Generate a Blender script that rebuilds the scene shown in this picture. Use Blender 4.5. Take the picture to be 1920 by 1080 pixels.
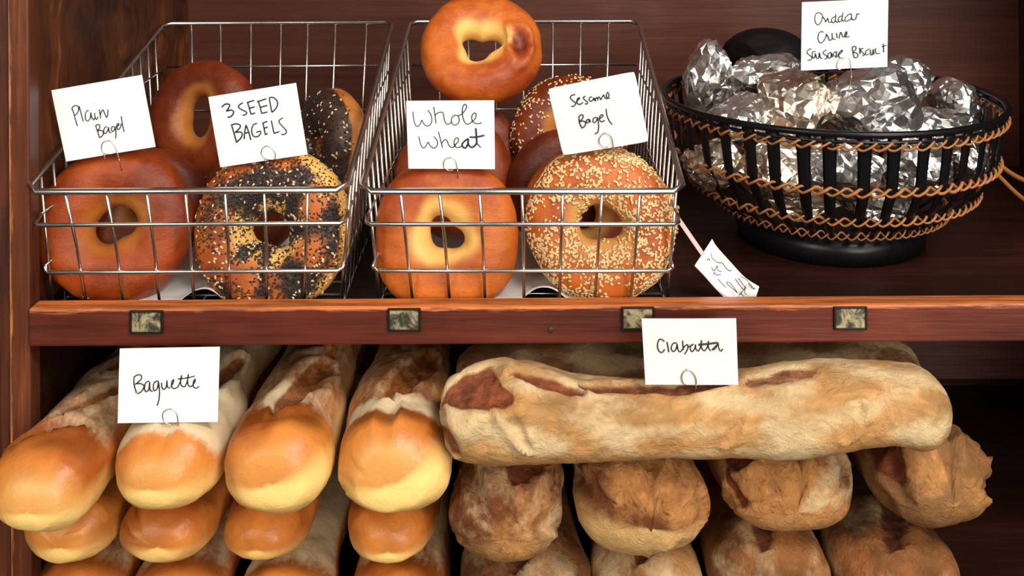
import bpy, bmesh, math, random
from mathutils import Vector, Matrix, noise
random.seed(7)
for o in list(bpy.data.objects): bpy.data.objects.remove(o)
C = bpy.context.scene.collection
SC = bpy.context.scene

# ------------------------------------------------------------------ camera, world, lights, exposure
F, CX, CY, PY = 2000.0, 960.0, 540.0, -234.0      # focal length in px, frame centre, horizon row
CAMH, CAMD, ROLL = 0.327, 0.82, 0.0054
cd = bpy.data.cameras.new('camera'); cam = bpy.data.objects.new('camera', cd); C.objects.link(cam)
cd.sensor_width = 36.0; cd.lens = 36.0*F/1920.0; cd.shift_y = (PY-CY)/1920.0
cd.clip_start = 0.01; cd.clip_end = 50
cam.location = (0, -CAMD, CAMH)
cam.rotation_euler = (math.pi/2, 0, 0)
cam.rotation_euler = (Matrix.Rotation(ROLL, 3, 'Y').to_4x4() @ Matrix.Rotation(math.pi/2, 4, 'X')).to_euler()
SC.camera = cam
SC.view_settings.view_transform = 'Standard'; SC.view_settings.look = 'None'
SC.view_settings.gamma = 1.0; SC.view_settings.use_curve_mapping = False
SC.view_settings.exposure = -0.14
W = bpy.data.worlds.new('world'); SC.world = W; W.use_nodes = True
nt = W.node_tree; bg = nt.nodes['Background']
def wn(typ, **kw):
    x = nt.nodes.new(typ)
    for k, v in kw.items(): setattr(x, k, v)
    return x
def wm(op, a, b=None):
    x = wn('ShaderNodeMath', operation=op)
    for q, v in ((0, a), (1, b)):
        if v is None: continue
        if hasattr(v, 'is_output'): nt.links.new(v, x.inputs[q])
        else: x.inputs[q].default_value = v
    return x.outputs[0]
def wr(v, a, b):
    m = wn('ShaderNodeMapRange', interpolation_type='SMOOTHSTEP'); nt.links.new(v, m.inputs[0]); m.inputs[1].default_value = a; m.inputs[2].default_value = b; return m.outputs[0]
# the shop in front of the shelf: dim room, pale ceiling, added reflection patches
sx = wn('ShaderNodeSeparateXYZ'); nt.links.new(wn('ShaderNodeTexCoord').outputs['Generated'], sx.inputs[0])
wx, wy, wz = sx.outputs
front = wr(wm('MULTIPLY', wy, -1.0), .05, .25)
def glow_patch(x0, x1, z0, z1):
    a = wm('MULTIPLY', wr(wx, x0-.03, x0+.03), wr(wx, x1+.03, x1-.03))
    return wm('MULTIPLY', wm('MULTIPLY', a, wm('MULTIPLY', wr(wz, z0-.03, z0+.03), wr(wz, z1+.03, z1-.03))), front)
glow = wm('ADD', glow_patch(-.62, -.38, .12, .62), wm('ADD', glow_patch(.06, .30, .14, .60), glow_patch(.36, .62, .14, .60)))
ceil = wr(wz, .30, .70)
st = wm('ADD', wm('ADD', wm('MULTIPLY', glow, 7.0), wm('MULTIPLY', ceil, .14)), wm('ADD', .012, wm('MULTIPLY', front, .07)))
nt.links.new(st, bg.inputs[1]); bg.inputs[0].default_value = (1.0, .90, .78, 1)

def area(name, loc, target, sx, sy, power, col):
    l = bpy.data.lights.new(name, 'AREA'); l.shape = 'RECTANGLE'; l.size = sx; l.size_y = sy; l.energy = power; l.color = col
    o = bpy.data.objects.new(name, l); C.objects.link(o); o.location = loc
    o.rotation_euler = (Vector(target)-Vector(loc)).to_track_quat('-Z', 'Y').to_euler()
    return o
area('shop_window_light', (0.85, -1.15, 1.58), (0.08, 0, -0.02), 0.7, 0.5, 41, (1.0, 0.96, 0.90))
area('left_fill_light', (-0.95, -1.6, 1.0), (-0.1, 0.0, 0.0), 0.35, 0.7, 7, (1.0, 0.95, 0.88))  # soft fill added on the left; no doorway is known
area('low_window_light', (0.85, -1.75, 0.22), (0.0, 0.0, -0.05), 0.5, 0.5, 14, (1.0, 0.96, 0.90))

def P(px, py, d):
    """point at distance d in front of the lens that lies behind photo pixel (px, py)"""
    dx, dy = px-CX, py-PY
    c, s = math.cos(ROLL), math.sin(ROLL)
    x, y = c*dx+s*dy, -s*dx+c*dy
    return Vector((x*d/F, d-CAMD, CAMH-y*d/F))
def PX(px, d): return (px-CX)*d/F

# ------------------------------------------------------------------ helpers
def tag(o, label=None, cat=None, group=None, kind=None):
    if label: o['label'] = label
    if cat: o['category'] = cat
    if group: o['group'] = group
    if kind: o['kind'] = kind
    return o
def empty(name, loc):
    o = bpy.data.objects.new(name, None); C.objects.link(o); o.location = loc; o.empty_display_size = .02
    bpy.context.view_layer.update(); return o
def wloc(o):
    v = Vector((0, 0, 0))
    while o is not None: v = v+o.location; o = o.parent
    return v
def mesh_obj(name, verts, faces, mat, parent=None, loc=None, smooth=True, attrs=None):
    """verts in world space; origin at loc (or base centre)"""
    verts = [Vector(v) for v in verts]
    if loc is None:
        xs = [v.x for v in verts]; ys = [v.y for v in verts]; zs = [v.z for v in verts]
        loc = Vector(((min(xs)+max(xs))/2, (min(ys)+max(ys))/2, min(zs)))
    loc = Vector(loc)
    me = bpy.data.meshes.new(name); me.from_pydata([v-loc for v in verts], [], faces); me.update()
    if smooth:
        me.polygons.foreach_set('use_smooth', [True]*len(me.polygons))
    if attrs:
        for k, vals in attrs.items():
            if len(vals) and hasattr(vals[0], '__len__'):
                a = me.attributes.new(k, 'FLOAT_VECTOR', 'POINT'); a.data.foreach_set('vector', [c for v in vals for c in v])
            else:
                a = me.attributes.new(k, 'FLOAT', 'POINT'); a.data.foreach_set('value', vals)
    if mat: me.materials.append(mat)
    o = bpy.data.objects.new(name, me); C.objects.link(o)
    if parent is not None:
        o.parent = parent; o.location = loc-wloc(parent)
    else: o.location = loc
    return o

class MB:
    def __init__(s): s.v = []; s.f = []
    def add(s, vs, fs):
        n = len(s.v); s.v += [Vector(v) for v in vs]; s.f += [tuple(i+n for i in f) for f in fs]
    def box(s, a, b):
        x0, y0, z0 = a; x1, y1, z1 = b
        s.add([(x0,y0,z0),(x1,y0,z0),(x1,y1,z0),(x0,y1,z0),(x0,y0,z1),(x1,y0,z1),(x1,y1,z1),(x0,y1,z1)],
              [(3,2,1,0),(4,5,6,7),(0,1,5,4),(1,2,6,5),(2,3,7,6),(3,0,4,7)])
    def tube(s, pts, r, n=8, closed=False, caps=True):
        pts = [Vector(p) for p in pts]; m = len(pts)
        rs = r if hasattr(r, '__len__') else [r]*m
        vs = []; prev = None
        for i, p in enumerate(pts):
            if closed: t = pts[(i+1) % m]-pts[i-1]
            else: t = pts[min(i+1, m-1)]-pts[max(i-1, 0)]
            if t.length < 1e-9: t = Vector((0, 0, 1))
            t.normalize()
            if prev is None:
                a = Vector((0, 0, 1)) if abs(t.z) < .9 else Vector((1, 0, 0))
                u = t.cross(a).normalized()
            else:
                u = prev-t*prev.dot(t)
                u = u.normalized() if u.length > 1e-6 else t.orthogonal().normalized()
            prev = u; w = t.cross(u)
            for k in range(n):
                a = 2*math.pi*k/n
                vs.append(p+(u*math.cos(a)+w*math.sin(a))*rs[i])
        fs = []
        for i in range(m if closed else m-1):
            j = (i+1) % m
            for k in range(n):
                l = (k+1) % n
                fs.append((i*n+k, i*n+l, j*n+l, j*n+k))
        if caps and not closed:
            fs.append(tuple(range(n-1, -1, -1))); fs.append(tuple((m-1)*n+k for k in range(n)))
        s.add(vs, fs)
    def build(s, name, mat, parent=None, loc=None, smooth=False, bevel=0, seg=2):
        o = mesh_obj(name, s.v, s.f, mat, parent, loc, smooth)
        if bevel:
            m = o.modifiers.new('bevel', 'BEVEL'); m.width = bevel; m.segments = seg; m.limit_method = 'ANGLE'
        return o
def crom(pts, n=6, closed=False):
    """Catmull-Rom through tuples/Vectors"""
    pts = [Vector(p) for p in pts]; m = len(pts)
    if m < 3 and not closed:
        return [pts[0].lerp(pts[-1], k/n) for k in range(n+1)] if m == 2 else pts
    out = []
    for i in range(m if closed else m-1):
        if closed: a, b, c, d = pts[i-1], pts[i], pts[(i+1) % m], pts[(i+2) % m]
        else: a, b, c, d = pts[max(i-1, 0)], pts[i], pts[i+1], pts[min(i+2, m-1)]
        for k in range(n):
            t = k/n
            out.append(((b*2)+(c-a)*t+(a*2-b*5+c*4-d)*t*t+(b*3-a-c*3+d)*t*t*t)*.5)
    if not closed: out.append(pts[-1])
    return out
def sst(a, b, x):
    t = max(0., min(1., (x-a)/(b-a))); return t*t*(3-2*t)

# ------------------------------------------------------------------ materials
class NT:
    def __init__(s, name):
        s.m = bpy.data.materials.new(name); s.m.use_nodes = True; s.t = s.m.node_tree
        s.b = s.t.nodes['Principled BSDF']
    def n(s, typ, **kw):
        x = s.t.nodes.new(typ)
        for k, v in kw.items(): setattr(x, k, v)
        return x
    def set(s, sock, v):
        if hasattr(v, 'is_output'): s.t.links.new(v, sock)
        elif v is not None:
            if sock.type == 'RGBA' and len(v) == 3: v = (*v, 1)
            sock.default_value = v
    def out(s, name, v): s.set(s.b.inputs[name], v)
    def math(s, op, a, b=None, c=None, clamp=False):
        x = s.n('ShaderNodeMath', operation=op, use_clamp=clamp); s.set(x.inputs[0], a)
        if b is not None: s.set(x.inputs[1], b)
        if c is not None: s.set(x.inputs[2], c)
        return x.outputs[0]
    def mix(s, f, a, b, mode='MIX'):
        x = s.n('ShaderNodeMix', data_type='RGBA', blend_type=mode); s.set(x.inputs[0], f); s.set(x.inputs[6], a); s.set(x.inputs[7], b)
        return x.outputs[2]
    def noise(s, vec, scale, detail=4, rough=.55, dist=0):
        x = s.n('ShaderNodeTexNoise'); s.set(x.inputs['Vector'], vec); x.inputs['Scale'].default_value = scale
        x.inputs['Detail'].default_value = detail; x.inputs['Roughness'].default_value = rough; x.inputs['Distortion'].default_value = dist
        return x.outputs['Fac']
    def ss(s, x, a, b):
        m = s.n('ShaderNodeMapRange', interpolation_type='SMOOTHSTEP'); s.set(m.inputs[0], x); s.set(m.inputs[1], a); s.set(m.inputs[2], b)
        return m.outputs[0]
    def attr(s, name): return s.n('ShaderNodeAttribute', attribute_name=name)
    def obj(s, rnd=True):
        tc = s.n('ShaderNodeTexCoord').outputs['Object']
        if not rnd: return tc
        oi = s.n('ShaderNodeObjectInfo').outputs['Random']
        v = s.n('ShaderNodeVectorMath', operation='MULTIPLY_ADD'); s.t.links.new(oi, v.inputs[0]); v.inputs[1].default_value = (7, 11, 5); s.t.links.new(tc, v.inputs[2])
        return v.outputs[0]
    def scale(s, vec, sc):
        v = s.n('ShaderNodeMapping'); s.set(v.inputs[0], vec); v.inputs['Scale'].default_value = sc; return v.outputs[0]
    def bump(s, h, strength, dist):
        x = s.n('ShaderNodeBump'); s.set(x.inputs['Height'], h); x.inputs['Strength'].default_value = strength; x.inputs['Distance'].default_value = dist
        s.out('Normal', x.outputs[0])

def bread(name, c_light, c_dark, pale, flour, tear, rough=.38, streak=(30, 160), speck=.25, fl_lo=.42, fl_hi=.62, coat=0.0, bump=.35, mottle=22, patch=0.0):
    t = NT(name); v = t.obj()
    n1 = t.noise(v, mottle, 5, .6, .3); n2 = t.noise(v, 240, 3, .6); n3 = t.noise(v, 11, 3)
    lc = t.attr('lc').outputs['Vector']
    st = t.noise(t.scale(lc, (streak[0], streak[1], streak[1])), 1.0, 6, .65, .4)
    base = t.mix(t.ss(t.math('ADD', n1, t.math('MULTIPLY', t.math('SUBTRACT', n3, .5), .6+patch*.7)), .32, .68), c_light, c_dark)
    sp = t.ss(n2, .62, .74)
    base = t.mix(t.math('MULTIPLY', sp, speck), base, tuple(c*.35 for c in c_dark))
    mid = t.noise(t.scale(lc, (70, 100, 100)), 1.0, 8, .72, 1.2)
    if patch: base = t.mix(t.math('MULTIPLY', t.ss(mid, .52, .70), patch), base, tuple(c*.45 for c in c_dark))
    pf = t.ss(t.math('ADD', t.attr('pale').outputs['Fac'], t.math('MULTIPLY', t.math('SUBTRACT', n1, .5), .55)), .05, 1.0)
    br = t.ss(t.math('ADD', t.attr('pale').outputs['Fac'], t.math('MULTIPLY', t.math('SUBTRACT', n1, .5), .6)), -.05, -.9)
    base = t.mix(t.math('MULTIPLY', br, .85), base, tuple(c*.50 for c in c_dark))
    col = t.mix(pf, base, pale)
    ff = t.ss(t.math('ADD', t.attr('flour').outputs['Fac'], t.math('ADD', t.math('MULTIPLY', t.math('SUBTRACT', st, .5), .75), t.math('MULTIPLY', t.math('SUBTRACT', n2, .5), .35))), fl_lo, fl_hi)
    col = t.mix(t.math('MULTIPLY', ff, .90), col, flour)
    tf = t.ss(t.math('ADD', t.attr('tear').outputs['Fac'], t.math('MULTIPLY', t.math('SUBTRACT', st, .5), .5)), .3, .62)
    col = t.mix(t.math('MULTIPLY', tf, .96), col, t.mix(t.ss(t.noise(v, 120, 4, .7), .4, .65), tear, tuple(min(1, c*1.8) for c in (tear[0], tear[1]*1.2, tear[2]*1.2))))
    t.out('Base Color', col)
    rg = t.math('ADD', t.math('MULTIPLY', ff, .45), t.math('MULTIPLY_ADD', n1, .2, rough-.1), clamp=True)
    t.out('Roughness', rg)
    t.out('Specular IOR Level', .30)
    if coat: t.out('Coat Weight', coat); t.out('Coat Roughness', .25)
    h = t.math('ADD', t.math('MULTIPLY', n2, .25), t.math('ADD', n1, t.math('MULTIPLY', st, .5)))
    if patch: h = t.math('ADD', h, t.math('MULTIPLY', mid, 1.4))
    t.bump(t.math('ADD', h, t.math('MULTIPLY', t.noise(v, 85, 4, .65), .6)), bump, .0028)
    return t.m

def wood(name, c1, c2, c3, axis=0, scale=1.0, rough=.4, worn=None, swirl=0.0, spec=.4):
    """grain along axis; worn: (axis, edge, width, colour, side) mask near an edge in object space"""
    t = NT(name); v = t.obj(False)
    sc = [38*scale]*3; sc[axis] = 2.2*scale
    gv = t.scale(v, sc)
    if swirl:
        w = t.n('ShaderNodeTexNoise'); t.set(w.inputs['Vector'], v); w.inputs['Scale'].default_value = 7; w.inputs['Detail'].default_value = 2
        vm = t.n('ShaderNodeVectorMath', operation='MULTIPLY_ADD'); t.t.links.new(w.outputs['Color'], vm.inputs[0]); vm.inputs[1].default_value = (swirl,)*3; t.t.links.new(gv, vm.inputs[2]); gv = vm.outputs[0]
    g1 = t.noise(gv, 1.0, 7, .6, .5); g2 = t.noise(gv, 6.0, 4, .6); g3 = t.noise(v, 9*scale, 3)
    f = t.math('ADD', t.math('MULTIPLY', g1, .75), t.math('ADD', t.math('MULTIPLY', g2, .25), t.math('MULTIPLY', t.math('SUBTRACT', g3, .5), .5)))
    col = t.mix(t.ss(f, .3, .52), c1, c2); col = t.mix(t.ss(f, .5, .72), col, c3)
    if worn:
        ax, edge, width, wc, sgn = worn
        sp = t.n('ShaderNodeSeparateXYZ'); t.t.links.new(v, sp.inputs[0]); q = sp.outputs[ax]
        dist = t.math('MULTIPLY', t.math('SUBTRACT', edge, q), sgn)
        rag = t.math('MULTIPLY', t.math('SUBTRACT', t.noise(t.scale(v, tuple(10 if i == axis else 130 for i in range(3))), 3.0, 5, .7), .42), width*5)
        wf = t.ss(t.math('SUBTRACT', dist, rag), width, -width*.15)
        wcol = t.mix(t.ss(g2, .35, .65), wc, tuple(c*.42 for c in wc))
        col = t.mix(wf, col, wcol)
    t.out('Base Color', col); t.out('Roughness', t.math('MULTIPLY_ADD', g2, .25, rough-.1)); t.out('Specular IOR Level', spec)
    t.bump(t.math('ADD', g1, g2), .35, .0012)
    return t.m
def plain(name, col, rough=.5, metal=0.0, spec=.5, nscale=0, namt=.3, bump=0):
    t = NT(name)
    if nscale:
        n = t.noise(t.obj(), nscale, 4, .6); t.out('Base Color', t.mix(t.math('MULTIPLY', n, namt), col, tuple(c*.35 for c in col)))
        t.out('Roughness', t.math('MULTIPLY_ADD', n, .25, rough-.1))
        if bump: t.bump(n, bump, .001)
    else: t.out('Base Color', col); t.out('Roughness', rough)
    t.out('Metallic', metal); t.out('Specular IOR Level', spec)
    return t.m
def foil(name, tint, rough=.24, s1=50, s2=140, amt=.30):
    t = NT(name); v = t.obj()
    ge = t.n('ShaderNodeNewGeometry').outputs['Normal']
    wv = t.n('ShaderNodeTexNoise'); t.set(wv.inputs['Vector'], v); wv.inputs['Scale'].default_value = 40; wv.inputs['Detail'].default_value = 2
    dv = t.n('ShaderNodeVectorMath', operation='MULTIPLY_ADD'); t.t.links.new(wv.outputs['Color'], dv.inputs[0]); dv.inputs[1].default_value = (.02,)*3; t.set(dv.inputs[2], v)
    acc = ge
    for sc, k in ((s1, amt), (s2, amt*.55)):
        vo = t.n('ShaderNodeTexVoronoi'); t.set(vo.inputs['Vector'], dv.outputs[0]); vo.inputs['Scale'].default_value = sc
        a = t.n('ShaderNodeVectorMath', operation='SUBTRACT'); t.t.links.new(vo.outputs['Color'], a.inputs[0]); a.inputs[1].default_value = (.5, .5, .5)
        b = t.n('ShaderNodeVectorMath', operation='MULTIPLY_ADD'); t.t.links.new(a.outputs[0], b.inputs[0]); b.inputs[1].default_value = (k,)*3; t.set(b.inputs[2], acc)
        acc = b.outputs[0]
    nz = t.n('ShaderNodeVectorMath', operation='NORMALIZE'); t.set(nz.inputs[0], acc)
    t.out('Normal', nz.outputs[0]); t.out('Metallic', .97); t.out('Roughness', rough)
    t.out('Base Color', t.mix(t.noise(v, 14, 2), tint, tuple(c*.8 for c in tint)))
    return t.m

M = {}
M['crust'] = bread('baguette_crust', (.56,.19,.034), (.34,.082,.012), (.90,.60,.20), (.60,.47,.285), (.16,.045,.012), rough=.36, streak=(30, 90), speck=.12, fl_lo=.30, fl_hi=.85, coat=.06)
M['ciab'] = bread('ciabatta_crust', (.49,.215,.064), (.145,.040,.010), (.64,.38,.145), (.66,.49,.27), (.15,.030,.010), rough=.5, streak=(55, 80), speck=.6, fl_lo=.30, fl_hi=.85, bump=.9, mottle=34, patch=.75)
M['ciabdark'] = bread('dark_ciabatta_crust', (.29,.098,.025), (.075,.020,.007), (.42,.21,.07), (.44,.30,.16), (.09,.020,.008), rough=.5, streak=(60, 95), speck=.5, fl_lo=.34, fl_hi=.80, bump=.9, mottle=30, patch=.8)  # darker copy of the ciabatta crust, shade painted in for shadowed loaves
M['bagel'] = bread('bagel_crust', (.33,.056,.007), (.155,.020,.003), (.56,.23,.045), (.8,.7,.5), (.11,.02,.01), rough=.34, speck=.3, patch=.22, coat=.05, bump=.32, mottle=26)
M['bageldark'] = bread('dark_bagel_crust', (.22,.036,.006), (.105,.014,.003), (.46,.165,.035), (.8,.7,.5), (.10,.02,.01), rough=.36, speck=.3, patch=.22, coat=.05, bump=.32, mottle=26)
M['wheat'] = bread('wheat_bagel_crust', (.52,.128,.016), (.30,.046,.007), (.84,.50,.15), (.85,.6,.4), (.13,.022,.012), rough=.36, speck=.3, patch=.25, coat=.05, bump=.32, mottle=26)
M['seedbagel'] = bread('seeded_bagel_crust', (.46,.12,.020), (.26,.046,.008), (.80,.44,.11), (.8,.7,.5), (.022,.014,.012), rough=.36, speck=.3, patch=.25, coat=.05, bump=.3, mottle=26)
M['sesame'] = plain('sesame_seed', (.80,.56,.27), .4, nscale=300, namt=.5)
M['poppy'] = plain('dark_seed', (.022,.016,.015), .35)
M['card'] = plain('white_card', (.92,.92,.92), .6, nscale=14, namt=.06)
M['oldcard'] = plain('off_white_card', (.74,.72,.69), .6, nscale=14, namt=.10)
M['ink'] = plain('black_ink', (.012,.012,.018), .5)
M['wire'] = plain('holder_wire', (.55,.50,.45), .3, 1.0)
M['chrome'] = plain('basket_wire', (.62,.58,.54), .24, 1.0, nscale=60, namt=.35)
M['paper'] = plain('wax_paper', (.66,.64,.60), .45, nscale=30, namt=.15)
M['black'] = plain('black_paint', (.004,.004,.005), .30, spec=.22, nscale=120, namt=.3)
M['reed'] = plain('tan_reed', (.40,.155,.035), .55, nscale=160, namt=.9)
M['foil'] = foil('crumpled_foil', (.88,.87,.86))
M['foilwarm'] = foil('warm_reflection_foil', (.86,.74,.60))  # brown tint paints in the reflections of warm surroundings
M['darkfoil'] = plain('dark_reflection_foil', (.004,.003,.003), .6, spec=.12)  # black colour stands in for smooth foil reflecting the dark
M['fascia'] = wood('shelf_edge_wood', (.046,.009,.005), (.095,.017,.009), (.150,.035,.017), 0, 1.0, .38, worn=(2, 0.0290, .0024, (.56,.155,.038), 1))
M['board'] = wood('shaded_board_wood', (.009,.003,.002), (.018,.005,.003), (.034,.009,.006), 0, .8, .35, spec=.25)  # dark stained wood blackened further, compartment shade put into the colour
M['back'] = wood('back_panel_wood', (.030,.008,.005), (.058,.016,.009), (.095,.029,.017), 0, .6, .45, spec=.25)
M['side'] = wood('side_panel_wood', (.020,.005,.002), (.075,.021,.006), (.27,.085,.022), 2, .6, .4, swirl=3.0)
M['post'] = wood('post_wood', (.028,.006,.003), (.085,.020,.006), (.22,.062,.016), 2, 1.0, .45, worn=(0, 0.0, .0018, (.70,.26,.08), -1))
M['rail'] = wood('rail_wood', (.03,.008,.005), (.05,.013,.008), (.08,.022,.014), 0, .8, .4)
M['brass'] = plain('dark_bronze', (.030,.025,.015), .45, .7, nscale=200, namt=.6)
t = NT('faded_insert'); n_ = t.noise(t.obj(), 75, 6, .65, .8)
t.out('Base Color', t.mix(t.ss(n_, .44, .62), (.026,.022,.013), (.34,.29,.16))); t.out('Roughness', .6); M['faded'] = t.m
M['faint'] = plain('faint_scratch', (.55,.45,.28), .6)
M['strap'] = plain('grey_pink_strap', (.60,.47,.44), .6)
M['iron'] = plain('dark_screw', (.045,.016,.012), .5, .3)

# ------------------------------------------------------------------ the display shelf
shelf = empty('display_shelf', (0.1, .2, -0.29))
tag(shelf, 'worn dark red-brown wooden display shelf that holds the bagel baskets and the loaves', 'shelf')
LIN, RIN, BK = -.374, .583, .41
f0 = PX(48, .809)
m = MB(); m.box((f0, -.011, -.029), (.60, .007, 0)); fascia = m.build('shelf_edge', M['fascia'], shelf, bevel=.002)
m = MB(); m.box((LIN, .0075, -.030), (RIN, BK, -.012)); m.build('shelf_board', M['board'], shelf)
m = MB(); m.box((LIN, .0, -.310), (RIN, BK, -.264)); m.build('lower_shelf_board', M['board'], shelf)
m = MB(); m.box((LIN-.03, BK, -.030), (RIN+.03, BK+.015, .740)); m.build('back_panel', M['back'], shelf)
m = MB(); m.box((LIN-.03, BK, -.310), (RIN+.03, BK+.015, -.0305)); m.build('lower_back_panel', M['board'], shelf)  # near-black wood paints in the dark of the lower compartment
m = MB(); m.box((LIN-.02, .012, -.030), (LIN, BK, .740)); m.build('side_panel', M['side'], shelf)
m = MB(); m.box((LIN-.02, .012, -.310), (LIN, BK, -.0305)); m.build('lower_side_panel', M['board'], shelf)  # darker than the panel above: shade painted into its wood
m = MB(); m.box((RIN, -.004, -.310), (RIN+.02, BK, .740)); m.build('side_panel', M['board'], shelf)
a, b = PX(13, .814), -.3696
m = MB(); m.box((a, -.0062, -.310), (b, .012, .740)); m.build('corner_post', M['post'], shelf, loc=(a, 0, -.31), bevel=.0015)
m = MB(); m.box((a-.06, -.002, -.310), (a-.0005, .012, .740)); m.build('outer_stile', M['post'], shelf, loc=(a-.2, 0, -.31))
z1 = P(1800, 722, 1.17).z
m = MB(); m.box((LIN, .35, z1), (RIN, .37, z1+.16)); m.build('back_rail', M['rail'], shelf, bevel=.002)
def stroke(mb, pts, fn, r=.0004, n=5):
    q = crom([Vector((x, y, 0)) for x, y in pts], n) if len(pts) > 1 else [Vector((pts[0][0]-1, pts[0][1], 0)), Vector((pts[0][0]+1, pts[0][1], 0))]
    mb.tube([fn(v.x, v.y) for v in q], r, 5)
for i, (cx, cy) in enumerate(((266, 596), (749, 597), (1187, 599), (1585, 603))):
    d = .8085
    c = P(cx, cy, d); w, h = 31*d/F, 21.5*d/F
    y0, y1 = c.y-.0016, -.0108
    m = MB()
    m.box((c.x-w, y0, c.z-h), (c.x-w+.0016, y1, c.z+h)); m.box((c.x+w-.0016, y0, c.z-h), (c.x+w, y1, c.z+h))
    m.box((c.x-w+.0016, y0, c.z-h), (c.x+w-.0016, y1, c.z-h+.0016)); m.box((c.x-w+.0016, y0, c.z+h-.0012), (c.x+w-.0016, y1, c.z+h))
    fr = m.build('label_holder', M['brass'], fascia, bevel=.0003)
    m = MB(); m.box((c.x-w+.0014, y0+.0008, c.z-h+.0014), (c.x+w-.0014, y1, c.z+h-.001))
    if i == 0: stroke(m, [(284, 580), (280, 590), (288, 602)], lambda x, y: P(x, y, d-.0008), .0006); stroke(m, [(289, 588), (284, 596)], lambda x, y: P(x, y, d-.0008), .0005)
    if i == 1:
        for s in ([(735, 580), (745, 582), (742, 596)], [(744, 590), (752, 597), (768, 586)], [(752, 597), (764, 606)], [(735, 596), (738, 608), (746, 602)]): stroke(m, s, lambda x, y: P(x, y, d-.0008), .0004)
    if i == 2:
        for s in ([(1182, 584), (1194, 582), (1197, 592)], [(1178, 600), (1186, 592), (1196, 606)]): stroke(m, s, lambda x, y: P(x, y, d-.0008), .0005)
    m.build('label_insert', M['faded'], fascia)
c = P(1023, 619, .809)
m = MB(); m.tube([(c.x, -.0108, c.z), (c.x, -.0118, c.z), (c.x, -.0122, c.z)], [.0022, .0022, .0012], 12); m.build('screw', M['iron'], fascia)

# ------------------------------------------------------------------ wire baskets
def wire_basket(cx, yaw, yfront, label):
    root = empty('wire_basket', (cx, .16, -.012)); tag(root, label, 'wire basket', 'wire bagel baskets on the shelf')
    R = Matrix.Rotation(yaw, 3, 'Z'); pv = Vector((cx, 0, 0))
    T = lambda x, y, z: R @ Vector((x, y, z))+pv
    zb = -.0095; hw, hb = .1213, .112
    zf, zk = .0900, .1715; ybk = .314; yb0, yb1 = .0100, .298
    def front(x, z):                        # x in -1..1
        k = (z-zb)/(zf-zb); return T(x*(hb+(hw-hb)*k), yb0+(yfront-yb0)*k, z)
    def back(x, z):
        k = (z-zb)/(zk-zb); return T(x*(hb+(hw-hb)*k), yb1+(ybk-yb1)*k, z)
    def side(sx, y, z):
        ztop = zf+(zk-zf)*max(0, min(1, (y-yfront)/(ybk-yfront))); k = min(1, (z-zb)/(ztop-zb)); return T(sx*(hb+(hw-hb)*k), y, z)
    m = MB()
    cr = .008
    rim = [T(-hw+cr, yfront, zf), T(hw-cr, yfront, zf), T(hw, yfront+cr, zf+.002), T(hw, ybk-cr, zk-.002), T(hw-cr, ybk, zk), T(-hw+cr, ybk, zk), T(-hw, ybk-cr, zk-.002), T(-hw, yfront+cr, zf+.002)]
    m.tube(rim, .0025, 10, closed=True); m.build('rim', M['chrome'], root, smooth=True)
    m = MB(); r = .00125
    for z in (.0625, .0228):
        m.tube([side(-1, yfront+.020, z+.004), front(-1, z)+Vector((0, .004, .0005)), front(-.97, z), front(.97, z), front(1, z)+Vector((0, .004, .0005)), side(1, yfront+.020, z+.004)], r*1.35, 8)
    for i in range(1, 8):
        x = -1+2*i/8+random.uniform(-.012, .012)
        m.tube([front(x+random.uniform(-.01, .01), zf)+Vector((0, .0018, 0)), front(x, .045)+Vector((0, .0022, 0)), front(x, zb), front(x, zb)+Vector((0, .01, 0))], r, 8)
    m.build('front_grid', M['chrome'], root, smooth=True)
    m = MB()
    for z in (.126, .080, .035): m.tube([back(-1, z), back(1, z)], r, 8)
    for i in range(1, 8):
        x = -1+2*i/8+random.uniform(-.02, .02); m.tube([back(x, zk), back(x, zb)], r, 8)
    m.build('back_grid', M['chrome'], root, smooth=True)
    for sx in (-1, 1):
        m = MB()
        for z in (.0625, .0228): m.tube([side(sx, yfront+.020, z+.004), side(sx, .303, z+.005)], r, 8)
        m.tube([side(sx, .15, .118), side(sx, .31, .126)], r, 8)
        for i in range(13):
            y = .012+i*.0225
            ztop = zf+(zk-zf)*(y-yfront)/(ybk-yfront)
            m.tube([side(sx, y, ztop), side(sx, y, zb)], r, 8)
        m.build('side_grid', M['chrome'], root, smooth=True)
    m = MB()
    for i in range(12): y = .012+i*.0258; m.tube([T(-hb, y, zb), T(hb, y, zb)], r, 6)
    for i in range(9): x = -hb+2*hb*i/8; m.tube([T(x, yb0, zb-.001), T(x, yb1, zb-.001)], r, 6)
    m.build('base_grid', M['chrome'], root, smooth=True)
    # paper liner
    nx, ny = 64, 40; vs = []
    for j in range(ny+1):
        for i in range(nx+1):
            u, v = i/nx*2-1, j/ny
            x = u*.106; y = .018+v*.27
            e = abs(u)
            z = zb+.0030+.034*sst(.80, 1.0, e)*(.55+.45*noise.noise(Vector((v*7, u*3, cx*9))))
            x -= math.copysign(.010*sst(.86, 1.0, e), u)*.2
            fr = 1-sst(0, .10, v)
            z += fr*max(0, .010*math.sin(u*9+cx*20))+.0012*abs(noise.noise(Vector((u*6, v*6, 3))))
            vs.append(T(x, y, z))
    fs = [(j*(nx+1)+i, j*(nx+1)+i+1, (j+1)*(nx+1)+i+1, (j+1)*(nx+1)+i) for j in range(ny) for i in range(nx)]
    return root, vs, fs
def liner(vs, fs, label):
    o = mesh_obj('paper_liner', vs, fs, M['paper'])
    s = o.modifiers.new('solid', 'SOLIDIFY'); s.thickness = .0003
    tag(o, label, 'paper liner', 'paper liners in the bagel baskets')
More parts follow.
